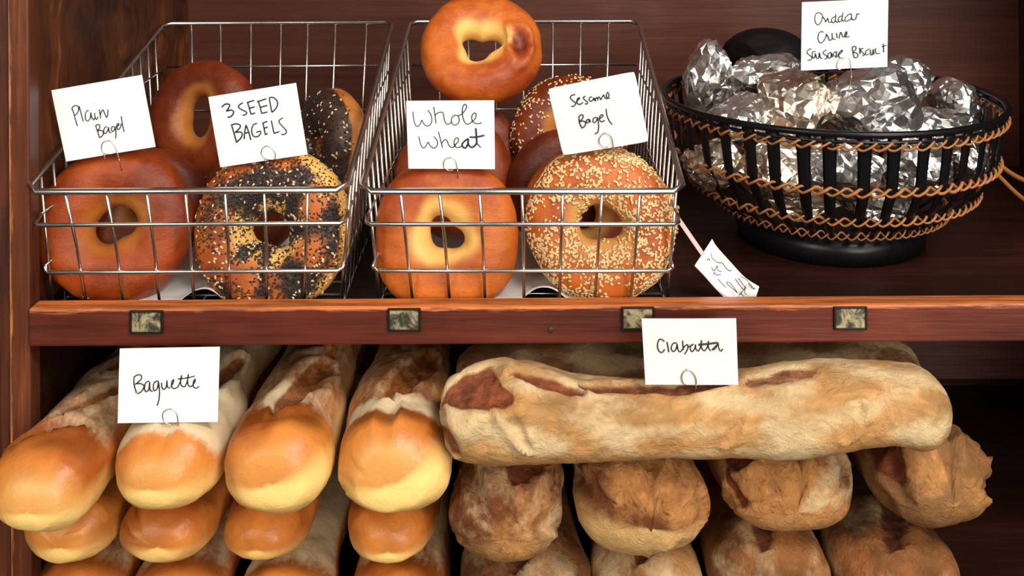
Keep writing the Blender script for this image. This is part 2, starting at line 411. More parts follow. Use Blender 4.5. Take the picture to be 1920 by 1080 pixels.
_, vs, fs = wire_basket(-.2475, .004, -.014, 'silver wire basket of plain and three seed bagels, left of the two baskets')
liner(vs, fs, 'crumpled white wax paper lining the left wire basket under the plain bagels')
_, vs, fs = wire_basket(.0065, -.017, -.020, 'silver wire basket of whole wheat and sesame bagels beside the round foil basket')
liner(vs, fs, 'crumpled white wax paper lining the right wire basket under the sesame bagels')

# ------------------------------------------------------------------ bagels
def bagel(name, px, py, wpx, d, tilt, yaw, mat, label, group, hole=.22, thick=.33, hk=(), seed=0, roll=0.0, blister=None, dark=None, palein=1.0, sq=0.0, cat='bagel', palerim=0.0):
    R = wpx/2*d/F; c = P(px, py, d)
    nrm = Vector((math.sin(yaw)*math.cos(tilt), -math.cos(yaw)*math.cos(tilt), math.sin(tilt)))
    ax = Vector((0, 0, 1)).cross(-nrm).normalized()*1.0
    ax = nrm.cross(Vector((0, 0, 1))).normalized()*-1 if False else Vector((math.cos(yaw), math.sin(yaw), 0))
    ay = nrm.cross(ax).normalized()
    ax, ay = ax*math.cos(roll)+ay*math.sin(roll), ay*math.cos(roll)-ax*math.sin(roll)
    so = Vector((seed*3.7, seed*1.3, seed*5.1))
    def ev(u, v):
        rh = R*hole*(1+sum(a*math.cos(k*u+p) for k, a, p in hk)); Ro = R*(1+sq*math.cos(4*u)+.018*noise.noise(Vector((math.cos(u)*1.5, math.sin(u)*1.5, seed))))
        Rm = (Ro+rh)/2; a = (Ro-rh)/2
        cv, sv = math.cos(v), math.sin(v)
        x = math.copysign(abs(cv)**.86, cv); z = math.copysign(abs(sv)**.88, sv)*R*thick*(1 if sv > 0 else .72)
        rr = Rm+a*x
        q = Vector((rr*math.cos(u), rr*math.sin(u), z))
        nn = noise.noise(q*(1.6/R)+so)*.045*R+noise.noise(q*(5/R)+so)*.012*R
        bl = 0
        if blister:
            bu, bv, bs = blister
            du = ((u-bu+math.pi) % (2*math.pi)-math.pi)*1.1; dv = (v-bv)
            du2, dv2 = du*.8+dv*.6, dv*.8-du*.6
            g = (du2/(bs*1.35))**2+(dv2/(bs*.75))**2
            wob = noise.noise(q*(11/R)+so)
            bl = math.exp(-g*1.3); nn += R*(.075*math.exp(-(math.sqrt(g)-1.05)**2*7)-.13*math.exp(-g*1.9))*(1+.7*wob)
        dr = Vector((math.cos(v)*math.cos(u), math.cos(v)*math.sin(u), math.sin(v)))
        q = q+dr*nn
        return q, bl
    nu, nv = 112, 56
    vs, pale, tear, lc = [], [], [], []
    for i in range(nu):
        u = 2*math.pi*i/nu
        for j in range(nv):
            v = 2*math.pi*j/nv
            q, bl = ev(u, v); vs.append(c+ax*q.x+ay*q.y+nrm*q.z)
            cv, sv = math.cos(v), math.sin(v)
            wv = .30*noise.noise(Vector((math.cos(u)*1.2, math.sin(u)*1.2, seed+4.4)))
            p = palein*sst(-.05, -.85, cv+wv)*(sst(-1.2, .2, sv)) + .8*sst(-.25, -.85, sv)
            p = max(p, palerim*sst(.55, .95, cv+.3*noise.noise(Vector((math.cos(u)*2, math.sin(u)*2, seed+8))))*sst(-.9, .8, math.cos(u-.5)))  # paler right rim: bare crust plus right-hand light painted in
            pale.append(min(1, p)); lc.append((q.x, q.y, q.z))
            tv = bl*.95 if blister else 0
            if dark: tv = max(tv, dark(u, v))
            tear.append(min(1, tv))
    fs = [(i*nv+j, ((i+1) % nu)*nv+j, ((i+1) % nu)*nv+(j+1) % nv, i*nv+(j+1) % nv) for i in range(nu) for j in range(nv)]
    o = mesh_obj(name, vs, fs, mat, attrs={'pale': pale, 'tear': tear, 'flour': [0.0]*len(vs), 'lc': lc})
    tag(o, label, cat, group)
    o_ev = lambda u, v: (lambda q: c+ax*q.x+ay*q.y+nrm*q.z)(ev(u, v)[0])
    return o, o_ev, R
def seeds(o, ev, n, mask, mat, name, L, Wd, T, rs, label, poly=6):
    """scatter teardrop seeds over the surface ev(u, v) where mask(u, v) is dense"""
    rnd = random.Random(rs); mb = MB(); k = 0; tries = 0
    while k < n and tries < n*40:
        tries += 1
        u = rnd.uniform(0, 2*math.pi); v = rnd.uniform(-.35, 3.3)
        if rnd.random() > (.72+.34*math.cos(v)) or rnd.random() > mask(u, v): continue
        p = ev(u, v); e = .01
        tu = (ev(u+e, v)-p).normalized(); tv = (ev(u, v+e)-p).normalized()
        nn = tu.cross(tv).normalized()
        a = rnd.uniform(0, 2*math.pi); t1 = tu*math.cos(a)+tu.cross(nn)*math.sin(a); t1 = (t1+nn*rnd.uniform(-.25, .25)).normalized(); t2 = nn.cross(t1).normalized(); t3 = t1.cross(t2)
        s = rnd.uniform(.8, 1.15); p = p+nn*T*s*.55
        prof = ((-.5, 0), (-.22, .8), (.12, 1), (.38, .5), (.5, 0)) if L > Wd*1.2 else ((-.5, 0), (-.25, .85), (.25, .85), (.5, 0))
        vs = []; fs = []; rings = []
        for x, r in prof:
            if r == 0: rings.append([len(vs)]); vs.append(p+t1*(x*L*s))
            else:
                rg = []
                for q in range(poly):
                    b = 2*math.pi*q/poly; rg.append(len(vs)); vs.append(p+t1*(x*L*s)+t2*(math.cos(b)*r*Wd*s/2)+t3*(math.sin(b)*r*T*s/2))
                rings.append(rg)
        for A, B in zip(rings, rings[1:]):
            for q in range(poly):
                q2 = (q+1) % poly
                if len(A) == 1: fs.append((A[0], B[q2], B[q]))
                elif len(B) == 1: fs.append((A[q], A[q2], B[0]))
                else: fs.append((A[q], A[q2], B[q2], B[q]))
        mb.add(vs, fs); k += 1
    s = mb.build(name, mat, o, smooth=True); s['kind'] = 'stuff'; s['label'] = label

GP = 'plain bagels in the left wire basket'
rad = math.radians
bagel('plain_bagel', 213, 413, 284, .863, rad(14), rad(2), M['bagel'], 'glossy orange-brown plain bagel at the front of the left basket under the Plain Bagel card', GP, hole=.235, hk=((2, .22, -1.0), (3, .06, .4)), seed=1, palein=.55)
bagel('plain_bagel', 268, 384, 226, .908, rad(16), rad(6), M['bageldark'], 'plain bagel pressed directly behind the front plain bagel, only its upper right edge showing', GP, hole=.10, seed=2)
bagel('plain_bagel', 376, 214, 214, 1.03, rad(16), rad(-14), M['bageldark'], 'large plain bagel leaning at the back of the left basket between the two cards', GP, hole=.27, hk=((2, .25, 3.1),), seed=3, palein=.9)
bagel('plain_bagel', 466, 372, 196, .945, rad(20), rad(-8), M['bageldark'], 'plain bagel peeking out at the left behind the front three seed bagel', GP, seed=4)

def m3(u, v):     # where the black seeds lie thick
    return max(0, min(1, sst(-.15, .35, math.sin(v))*sst(.98, .55, math.cos(v))*(.58+1.15*noise.noise(Vector((math.cos(u)*1.9, math.sin(u)*1.9, v*.9+3.1)))+.12*math.cos(u-.2))))
G3 = 'three seed bagels in the left wire basket'
def dk(u, v): return .85*m3(u, v)
o, ev, R = bagel('three_seed_bagel', 505, 424, 298, .862, rad(14), rad(-4), M['seedbagel'], 'three seed bagel crusted with black and white seeds at the front of the left basket', G3, hole=.23, hk=((2, .12, .8), (3, .08, 2)), seed=5, dark=dk, palerim=.9)
seeds(o, ev, 420, lambda u, v: sst(-.3, .3, math.sin(v))*(.35+.5*noise.noise(Vector((math.cos(u)*2.4, math.sin(u)*2.4, v)))), M['sesame'], 'sesame_seeds', .0034, .0020, .0011, 11, 'pale sesame seeds')
seeds(o, ev, 3400, lambda u, v: m3(u, v)**1.2+.04, M['poppy'], 'poppy_seeds', .0016, .0015, .0012, 12, 'black poppy seeds', 4)
seeds(o, ev, 420, lambda u, v: m3(u, v)+.08, M['poppy'], 'dark_flax_seeds', .0034, .0016, .001, 13, 'dark elongated seeds')
o, ev, R = bagel('three_seed_bagel', 612, 272, 214, 1.0, rad(10), rad(-52), M['seedbagel'], 'dark seed-covered bagel turned sideways at the back right of the left basket', G3, seed=6, dark=lambda u, v: .85*sst(.0, .5, math.sin(v)), thick=.42, palein=.2, palerim=.35)
seeds(o, ev, 1100, lambda u, v: sst(.0, .5, math.sin(v)), M['poppy'], 'poppy_seeds', .0016, .0014, .0013, 22, 'black poppy seeds', 4)
seeds(o, ev, 140, lambda u, v: sst(.0, .5, math.sin(v)), M['sesame'], 'sesame_seeds', .0034, .0020, .0011, 23, 'pale sesame seeds')

GW = 'whole wheat bagels in the right wire basket'
bagel('whole_wheat_bagel', 830, 438, 278, .860, rad(15), rad(-2), M['wheat'], 'golden whole wheat bagel at the front, under the Whole Wheat card', GW, hole=.215, hk=((2, .2, 1.2), (3, .12, .6)), seed=7, palein=1.15, sq=-.025)
bagel('whole_wheat_bagel', 845, 330, 222, .955, rad(16), rad(8), M['bagel'], 'whole wheat bagel right behind the Whole Wheat card, its right edge showing', GW, seed=8)
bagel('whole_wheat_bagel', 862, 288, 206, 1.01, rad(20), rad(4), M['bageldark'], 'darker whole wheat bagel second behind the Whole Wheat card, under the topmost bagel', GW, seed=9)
bagel('whole_wheat_bagel', 898, 92, 230, 1.02, rad(41), rad(3), M['wheat'], 'topmost golden bagel with a heart-shaped hole and burst blister, atop the right basket', GW, hole=.27, thick=.34, hk=((2, .13, -.6), (3, .22, -1.25)), seed=10, palein=1.0, blister=(rad(-2), 1.62, .50), roll=rad(-6))

GS = 'sesame bagels in the right wire basket'
def ms(u, v):
    return max(0, sst(-.25, .25, math.sin(v))*sst(-1.0, -.55, math.cos(v)+.25*noise.noise(Vector((math.cos(u)*2, math.sin(u)*2, 7))))*(.55+1.25*noise.noise(Vector((math.cos(u)*2.3, math.sin(u)*2.3, v*1.2+9)))))
o, ev, R = bagel('sesame_bagel', 1120, 420, 280, .860, rad(14), rad(-4), M['wheat'], 'big sesame bagel thick with pale seeds at the front right of the right basket', GS, hole=.24, hk=((2, .15, .1), (3, .07, 1)), seed=11, palein=.55, palerim=.6)
seeds(o, ev, 2300, ms, M['sesame'], 'sesame_seeds', .0034, .0021, .0012, 31, 'pale sesame seeds')
bagel('sesame_bagel', 1086, 402, 232, .902, rad(16), rad(4), M['wheat'], 'sesame bagel pressed behind the front sesame bagel, only a brown upper left edge showing', GS, seed=12)
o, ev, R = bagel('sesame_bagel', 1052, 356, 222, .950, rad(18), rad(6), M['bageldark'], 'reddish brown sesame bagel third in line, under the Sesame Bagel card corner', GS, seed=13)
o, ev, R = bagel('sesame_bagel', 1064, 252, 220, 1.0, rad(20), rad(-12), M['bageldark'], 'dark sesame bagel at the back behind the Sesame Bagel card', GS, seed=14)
seeds(o, ev, 700, ms, M['sesame'], 'sesame_seeds', .0032, .0019, .0011, 34, 'pale sesame seeds')

# ------------------------------------------------------------------ loaves
def loaf(name, spine, mat, label, group, cat, seed=0, cap=(.045, .05), capexp=(2.6, 2.4), feats=(), flour=None, pale=None, amp=.004, fine=.0007, n_s=110, n_p=64, bottom=.85, sup=.92, lump=9.0):
    """spine: [(point, half width, half height)] from the near (or left) end; feats: slashes (s0, a0, s1, a1, width, depth, lip, tear) in metres along / degrees from the top"""
    pts = [Vector(p) for p, _, _ in spine]
    ctr = crom(pts, 10)
    hw = [v.x for v in crom([Vector((w, 0, 0)) for _, w, _ in spine], 10)]; hh = [v.x for v in crom([Vector((h, 0, 0)) for _, _, h in spine], 10)]
    cum = [0]
    for p, q in zip(ctr, ctr[1:]): cum.append(cum[-1]+(q-p).length)
    L = cum[-1]
    def at(s):
        s = max(0, min(L, s)); i = 0
        lo, hi = 0, len(cum)-2
        while lo < hi:
            mid = (lo+hi+1)//2
            if cum[mid] <= s: lo = mid
            else: hi = mid-1
        i = lo; k = (s-cum[i])/max(1e-9, cum[i+1]-cum[i])
        return ctr[i].lerp(ctr[i+1], k), hw[i]+(hw[i+1]-hw[i])*k, hh[i]+(hh[i+1]-hh[i])*k, (ctr[min(i+2, len(ctr)-1)]-ctr[max(i-1, 0)]).normalized()
    def capf(s):
        f = 1.0
        if s < cap[0]: f = min(f, max(0, 1-((cap[0]-s)/cap[0])**capexp[0])**(1/capexp[0]))
        if L-s < cap[1]: f = min(f, max(0, 1-((cap[1]-(L-s))/cap[1])**capexp[1])**(1/capexp[1]))
        return f
    so = Vector((seed*2.7, seed*4.1, seed*1.9))
    vs, A = [], {'pale': [], 'flour': [], 'tear': [], 'lc': []}
    for i in range(n_s+1):
        t = i/n_s; s = L*(.5-.5*math.cos(math.pi*t))*.55+L*t*.45
        if i < 8: s = cap[0]*.5*(i/16.)**2*1.0+1e-5
        if i == n_s: s = L-1e-5
        p, w, h, T = at(s); f = capf(s)
        S = T.cross(Vector((0, 0, 1))).normalized(); U = S.cross(T).normalized()
        for j in range(n_p):
            a = 2*math.pi*j/n_p                      # 0 = top
            x, z = math.sin(a), math.cos(a)
            x = math.copysign(abs(x)**sup, x); z = math.copysign(abs(z)**sup, z)*(1 if z > 0 else bottom)
            q = p+S*(x*w*f)+U*(z*h*f)
            out = (S*x*h+U*z*w).normalized()
            lump_n = noise.noise(q*lump+so)*amp*1.8+noise.noise(q*lump*3.1+so)*amp*.7
            fn = noise.noise(q*95+so)*fine+noise.noise(q*230+so)*fine*.5
            disp = (lump_n*f+fn); tear = 0.0
            deg = math.degrees(a); deg = deg-360 if deg > 180 else deg
            for (s0, a0, s1, a1, wd, dep, lip, tr) in feats:
                ax, ay = s0, a0/57.3*w; bx, by = s1, a1/57.3*w
                pxx, pyy = s, deg/57.3*w
                vx, vy = bx-ax, by-ay; ll = vx*vx+vy*vy+1e-12
                k = max(0, min(1, ((pxx-ax)*vx+(pyy-ay)*vy)/ll))
                ddx, ddy = pxx-ax-vx*k, pyy-ay-vy*k
                dist = math.hypot(ddx, ddy); sgn = (vx*ddy-vy*ddx)
                wl = wd*(.55+.9*math.sqrt(max(0, k*(1-k)))) if ll > 1e-8 else wd
                wl *= 1+.5*noise.noise(q*60+so)
                g = 1-sst(wl*.45, wl, dist)
                disp -= dep*g*(1+.5*noise.noise(q*120+so))
                if sgn > 0: disp += lip*math.exp(-((dist-wl*1.05)/(wl*.45))**2)
                else: disp += .45*lip*math.exp(-((dist-wl*1.1)/(wl*.6))**2)
                tear = max(tear, g*tr)
            vs.append(q+out*disp)
            A['tear'].append(tear)
            A['flour'].append(flour(s, deg, L) if flour else 0.0)
            A['pale'].append(pale(s, deg, L) if pale else .75*sst(95, 150, abs(deg)))
            A['lc'].append((s, x*w*f, z*h*f))
    fs = [(i*n_p+j, i*n_p+(j+1) % n_p, (i+1)*n_p+(j+1) % n_p, (i+1)*n_p+j) for i in range(n_s) for j in range(n_p)]
    fs.append(tuple(range(n_p-1, -1, -1))); fs.append(tuple(n_s*n_p+j for j in range(n_p)))
    o = mesh_obj(name, vs, fs, mat, attrs=A)
    return tag(o, label, cat, group)

GB = 'baguettes stacked end-on under the shelf'
def bag_end(px, py, wpx, d, hh, back_px, label, mat=M['crust'], length=.40, rise=0.0, group=GB, name='baguette', cat='baguette', taper=.80, **kw):
    """loaf lying along the depth of the shelf: near-end centre at (px, py), its axis passing under back_px at row py of the far point"""
    p0 = P(px, py, d); w = wpx/2*(d+.02)/F
    dx = back_px
    p1 = p0+Vector((dx*.5, length*.5, rise*.5)); p2 = p0+Vector((dx, length, rise))
    q = p0.lerp(p1, .17)
    return loaf(name, [(p0, w*.95, hh*.95), (q, w, hh), (p1, w*taper, hh*taper), (p2, w*taper*.9, hh*taper*.85)], mat, label, group, cat, **kw)
def fl(s0, s1, amt, wdeg=95, side=0, top=1):
    return lambda s, a, L: amt*sst(s0, s1, s)*(1-sst(wdeg*.55, wdeg, abs(a-side)))
def pl(low=.9, a0=70, a1=120, front=.0, sf=.03, brown=.75, s0=.012, s1=.034, sh=0):  # sh leans the pale underside rightwards, painting in light from that side
    return lambda s, a, L: max(low*sst(a0-30, a1+14, abs(a+sh)), front*(1-sst(0, sf, s)))-brown*sst(s0, s1, s)*(1-sst(30, 85, abs(a)))
# top row
bag_end(38, 953, 214, .742, .033, .012, 'cracked baguette with a torn floury end poking past the shelf post at the far left', seed=1,
        flour=fl(.03, .06, .56, 80), pale=pl(.9, 75, 120, .45), feats=((.034, -40, .055, 20, .008, .006, .004, .6), (.06, -12, .13, 25, .011, .007, .004, .9), (.15, -5, .23, 25, .011, .007, .004, .9)), cap=(.05, .06))
bag_end(266, 912, 208, .756, .034, .014, 'baguette with a thick dusting of white flour under the Baguette card', seed=2,
        flour=lambda s, a, L: max(1.15*sst(.012, .034, s)*(1-sst(.10, .15, s))*(1-sst(55, 100, abs(a))), .7*sst(.05, .1, s)*(1-sst(75, 115, abs(a)))), pale=pl(1.0, 78, 120, .35), feats=((.05, 12, .16, 38, .011, .006, .004, .8), (.012, 8, .05, 2, .008, .003, .001, .0)), cap=(.050, .06))
bag_end(488, 908, 206, .755, .036, .006, 'plump golden baguette with a long torn slash, second baguette right of the Baguette card', seed=3,
        flour=lambda s, a, L: max(.50*sst(.036, .056, s)*(1-sst(75, 120, abs(a))), 1.0*sst(.036, .05, s)*(1-sst(.075, .11, s))*(1-sst(10, 40, abs(a-2)))), pale=pl(1.0, 72, 112, .30, sh=14), feats=((.046, 2, .13, 30, .014, .007, .005, 1.0), (.15, 0, .24, 26, .012, .007, .004, .9), (.03, -6, .048, 0, .004, .003, .002, .3)), cap=(.040, .06), capexp=(3.2, 2.4))
bag_end(718, 910, 214, .755, .037, -.006, 'broad golden baguette with a cleft pale end beside the horizontal ciabatta', seed=4,
        flour=lambda s, a, L: max(.47*sst(.030, .045, s)*(1-sst(75, 120, abs(a))), .85*sst(.030, .042, s)*(1-sst(.05, .07, s))*(1-sst(50, 80, abs(a)))), pale=pl(1.0, 62, 104, .40, sh=18), feats=((.012, -6, .050, -2, .007, .0045, .002, .0), (.058, -8, .15, 40, .015, .006, .003, .85), (.004, -60, .02, -118, .006, .002, .001, .2)), cap=(.038, .06), capexp=(3.4, 2.4))
# second row
bag_end(96, 1018, 168, .794, .026, .010, 'smaller baguette below the torn far left one, with a flat pale underside', seed=5, pale=pl(.8, 85, 130, .25), flour=fl(.10, .16, .6), cap=(.040, .05), feats=((.0, -40, .012, 60, .010, .002, .002, .0),))
bag_end(282, 1020, 186, .794, .027, .010, 'smooth orange baguette below the floury baguette, a diagonal seam on its end', seed=6, pale=pl(.7, 85, 130, .2), cap=(.036, .05), feats=((.004, -75, .05, 25, .006, .002, .004, .0),))
bag_end(466, 1026, 172, .796, .027, .008, 'smooth rounded orange baguette below the plump golden one', seed=7, pale=pl(.7, 90, 135, .15), cap=(.042, .05))
bag_end(714, 1034, 182, .796, .029, -.002, 'smooth golden baguette below the broad cleft one, next to a dark ciabatta', seed=8, pale=pl(.9, 85, 130, .2), cap=(.042, .05))
# third row
for i, (px, w, lb) in enumerate(((98, 176, 'bottom baguette at the far left, only its floury top in view'), (290, 190, 'bottom baguette below the diagonally seamed one, glazed top in view'),
                                 (498, 190, 'bottom floury baguette below the rounded orange one'), (722, 175, 'bottom baguette at the right end of the baguettes, next to the ciabattas'))):
    bag_end(px, 1162+i*2, w, .803, .027, .008, lb, seed=9+i, flour=fl(.012, .05, .85 if i == 2 else .58, 100), pale=pl(.7, 90, 135, .1), cap=(.042, .05))

GC = 'ciabatta loaves stacked end-on under the long ciabatta'
def cfl(amt, noise_seed, s0=.0):
    return lambda s, a, L: amt*(.55+.8*noise.noise(Vector((s*22, a*.03, noise_seed))))*(1-.5*sst(100, 160, abs(a)))
def sp(px, py, d, hwp, hhp): return (P(px, py, d), hwp*d/F, hhp*d/F)
# long loaf across the top
def horiz(px, py, d, hd, hhp): return (P(px, py, d), hd, hhp*d/F)
loaf('ciabatta', [horiz(824, 790, .790, .030, 62), horiz(900, 778, .789, .034, 84), horiz(985, 778, .788, .035, 84), horiz(1100, 790, .788, .034, 73), horiz(1300, 790, .788, .033, 70), horiz(1480, 780, .788, .034, 75), horiz(1630, 766, .788, .034, 74), horiz(1715, 776, .789, .034, 78), horiz(1760, 784, .790, .032, 70)],
     M['ciab'], 'long pale floury ciabatta lying crosswise with the Ciabatta card stuck in it', 'long ciabattas lying crosswise', 'ciabatta', seed=31,
     cap=(.014, .030), capexp=(3.8, 2.5), flour=cfl(.95, 3), pale=lambda s, a, L: .5, amp=.0028, n_s=220, n_p=84,
     feats=((.012, 22, .042, 40, .024, .005, .006, 1.0), (.052, 14, .098, 24, .010, .004, .004, .62), (.098, 10, .21, 6, .009, .003, .002, .62), (.225, 10, .275, 6, .009, .002, .001, .55), (.045, 60, .062, 100, .006, .003, .003, .0), (.20, 95, .215, 60, .005, .002, .003, .0), (.318, 45, .322, 80, .003, .002, .002, .25), (.004, 70, .010, 110, .008, .002, .002, .6), (.285, 95, .300, 60, .007, .002, .003, .0)), sup=.9)
loaf('ciabatta', [horiz(845, 705, .885, .030, 62), horiz(1000, 700, .885, .034, 70), horiz(1300, 700, .885, .034, 68), horiz(1560, 700, .885, .034, 70), horiz(1712, 712, .885, .03, 60)],
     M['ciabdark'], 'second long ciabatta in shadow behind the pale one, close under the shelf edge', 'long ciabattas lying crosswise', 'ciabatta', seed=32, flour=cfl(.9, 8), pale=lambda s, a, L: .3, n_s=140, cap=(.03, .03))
# end-on row
bag_end(930, 1010, 246, .768, .040, .004, 'mottled ciabatta with a dark rough top patch, below the left end of the long ciabatta', mat=M['ciab'], group=GC, name='ciabatta', cat='ciabatta', seed=33, length=.33, cap=(.055, .06), capexp=(2.7, 2.3), flour=cfl(.62, 5), pale=lambda s, a, L: .35*sst(80, 130, abs(a)), amp=.005,
        feats=((.026, 14, .09, 26, .026, .004, .006, .95), (.002, -25, .06, -42, .008, .006, .004, .15), (.02, 62, .05, 44, .004, .003, .002, .6), (.006, 60, .03, 110, .012, .004, .002, .0), (.01, -110, .05, -85, .012, .004, .002, .1)))
bag_end(1208, 994, 254, .768, .040, -.010, 'rosy golden ciabatta with a pale flap on its end, second of the end-on ciabattas', mat=M['ciab'], group=GC, name='ciabatta', cat='ciabatta', seed=34, length=.33, cap=(.050, .06), capexp=(2.6, 2.3), flour=lambda s, a, L: .9*sst(.03, .05, s)*(1-sst(40, 90, abs(a+10))), pale=lambda s, a, L: .95*sst(75, 115, abs(a-10)), amp=.005,
        feats=((.05, 12, .14, 34, .012, .004, .004, .85), (.002, 4, .05, 6, .008, .006, .004, .0), (.01, -60, .05, -75, .012, .005, .004, .1), (.012, 100, .020, 60, .009, .003, .002, .0), (.008, 120, .014, 175, .006, .003, .003, .1)))
bag_end(1480, 968, 276, .786, .039, -.012, 'brown and cream streaked ciabatta, third of the end-on ciabattas', mat=M['ciab'], group=GC, name='ciabatta', cat='ciabatta', seed=35, length=.33, cap=(.055, .06), capexp=(2.7, 2.3), flour=lambda s, a, L: (.62+.5*noise.noise(Vector((s*40, a*.05, 2))))*sst(-10, 55, a)*(1-sst(80, 125, a)), pale=lambda s, a, L: .3*sst(80, 130, abs(a)), amp=.006,
        feats=((.028, -45, .09, -20, .026, .004, .004, .85), (.004, 12, .06, 6, .009, .007, .006, .3), (.01, -95, .03, -60, .010, .003, .002, .7), (.008, 70, .05, 55, .009, .003, .002, .1), (.006, -30, .03, -120, .010, .003, .002, .2)))
bag_end(1775, 958, 244, .788, .039, -.050, 'lumpy ciabatta with a torn ragged right side at the right end of the pile', mat=M['ciab'], group=GC, name='ciabatta', cat='ciabatta', seed=36, length=.33, cap=(.055, .06), capexp=(2.4, 2.3), flour=lambda s, a, L: .85*sst(.03, .06, s)*sst(-10, 20, a)*(1-sst(60, 95, a)), pale=lambda s, a, L: .3, amp=.007, lump=15,
        feats=((.02, -60, .08, -30, .026, .004, .004, .8), (.004, 0, .05, 22, .010, .007, .005, .1), (.01, -90, .03, -40, .010, .005, .004, .2), (.006, 60, .03, 120, .009, .006, .004, .1), (.03, 62, .09, 48, .010, .009, .007, .6), (.012, 20, .03, -10, .008, .004, .005, .0), (.012, 85, .03, 95, .007, .005, .002, .0)))
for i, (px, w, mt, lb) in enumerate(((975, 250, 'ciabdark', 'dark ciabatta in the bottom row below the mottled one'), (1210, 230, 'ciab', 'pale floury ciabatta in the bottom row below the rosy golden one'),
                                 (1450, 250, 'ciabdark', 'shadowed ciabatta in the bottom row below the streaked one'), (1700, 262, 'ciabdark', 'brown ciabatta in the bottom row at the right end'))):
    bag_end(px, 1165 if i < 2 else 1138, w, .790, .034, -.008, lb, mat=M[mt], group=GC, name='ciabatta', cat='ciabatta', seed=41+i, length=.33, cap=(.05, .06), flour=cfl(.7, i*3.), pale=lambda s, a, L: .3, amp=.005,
            feats=((.02, -10, .09, 20, .014, .004, .004, .6),))

# ------------------------------------------------------------------ round basket with foil packets
BC = Vector((PX(1551, 1.0), .18, -.012))
def round_basket():
    root = empty('round_basket', BC); tag(root, 'large round black slatted basket laced with tan reed, full of foil packets', 'basket')
    prof = [(.082, .010), (.097, .0175), (.127, .040), (.1445, .069), (.1505, .107), (.153, .119)]
    def pr(z):
        for (r0, z0), (r1, z1) in zip(prof, prof[1:]):
            if z <= z1: return r0+(r1-r0)*max(0, (z-z0))/(z1-z0)
        return prof[-1][0]
    def cyl(r, a, z): return Vector((BC.x+r*math.cos(a), BC.y+r*math.sin(a), z))
    def ring(r, z, rad_, n=96):
        m = MB(); m.tube([cyl(r, 2*math.pi*k/n, z) for k in range(n)], rad_, 10, closed=True); return m
    m = ring(.153, .119, .0028, 128); m.tube([cyl(.1518, 2*math.pi*k/128, .1125) for k in range(128)], .0017, 8, closed=True); m.build('rim', M['black'], root, smooth=True)
    # foot ring and base plate
    m = MB(); n = 72; vs = []; fs = []
    for k in range(n):
        a = 2*math.pi*k/n
        for r, z in ((.080, -.0118), (.084, -.0118), (.086, .0), (.084, .010), (.080, .010)): vs.append(cyl(r, a, z))
    for k in range(n):
        for q in range(5): fs.append((k*5+q, ((k+1) % n)*5+q, ((k+1) % n)*5+(q+1) % 5, k*5+(q+1) % 5))
    m.add(vs, fs); m.build('foot_ring', M['black'], root, smooth=True)
    m = MB(); vs = [cyl(.083, 2*math.pi*k/n, .010) for k in range(n)]+[cyl(.083, 2*math.pi*k/n, .014) for k in range(n)]
    m.add(vs, [tuple(range(n-1, -1, -1)), tuple(n+k for k in range(n))]+[(k, (k+1) % n, n+(k+1) % n, n+k) for k in range(n)]); m.build('base_plate', M['black'], root)
    NS = 40
    for i in range(NS):
        a0 = 2*math.pi*(i+.3)/NS; m = MB(); vs = []; fs = []
        a0 += random.uniform(-.018, .018)
        seq = [.0115, .017, .028, .040, .056, .070, .088, .107, .116]
        for z in seq:
            k = (z-.011)/.1; w = .0034+.0024*k; r = pr(z)
            for (o_, rr) in ((-w, 0), (-w*.5, .0012), (w*.5, .0012), (w, 0), (0, -.0010)):
                vs.append(cyl(r+rr, a0+o_/r, z))
        for q in range(len(seq)-1):
            for e in range(5): fs.append((q*5+e, q*5+(e+1) % 5, (q+1)*5+(e+1) % 5, (q+1)*5+e))
        fs += [(4, 3, 2, 1, 0), tuple((len(seq)-1)*5+e for e in range(5))]
        m.add(vs, fs); m.build('slat', M['black'], root, smooth=True)
    for z, rr in ((.109, .0012), (.0705, .0014), (.0415, .0012), (.0215, .0010)):
        m = MB(); nn = NS*10; r = pr(z)
        for ph in (0, math.pi):
            pts = []
            for k in range(nn):
                a = 2*math.pi*k/nn; w = NS*a*1.0+ph
                tri = math.asin(math.sin(w))*.66
                pts.append(cyl(r+.0014+.0022*math.cos(w), a, z+.0036*tri+.0006*noise.noise(Vector((a*9, z*70, ph)))))
            m.tube(pts, [rr*(.75+.5*abs(noise.noise(Vector((k*.21, z*50, ph))))) for k in range(nn)], 6, closed=True)
        m.build('reed_braid', M['reed'], root, smooth=True)
    m = MB(); a = rad(8)
    p = cyl(.1545, rad(-2), .100); m.box((p.x-.002, p.y-.003, p.z-.004), (p.x+.003, p.y+.003, p.z+.007)); m.build('reed_knot', M['reed'], root, bevel=.001)
    m = MB()
    m.tube(crom([cyl(.144, rad(4), .068), P(1885, 332, 1.02), P(1922, 352, 1.03)], 6), .0024, 7)
    m.tube(crom([cyl(.142, rad(2), .062), P(1888, 362, 1.01), P(1918, 388, 1.02)], 6), .0022, 7)
    m.build('loose_reed', M['reed'], root, smooth=True)
round_basket()

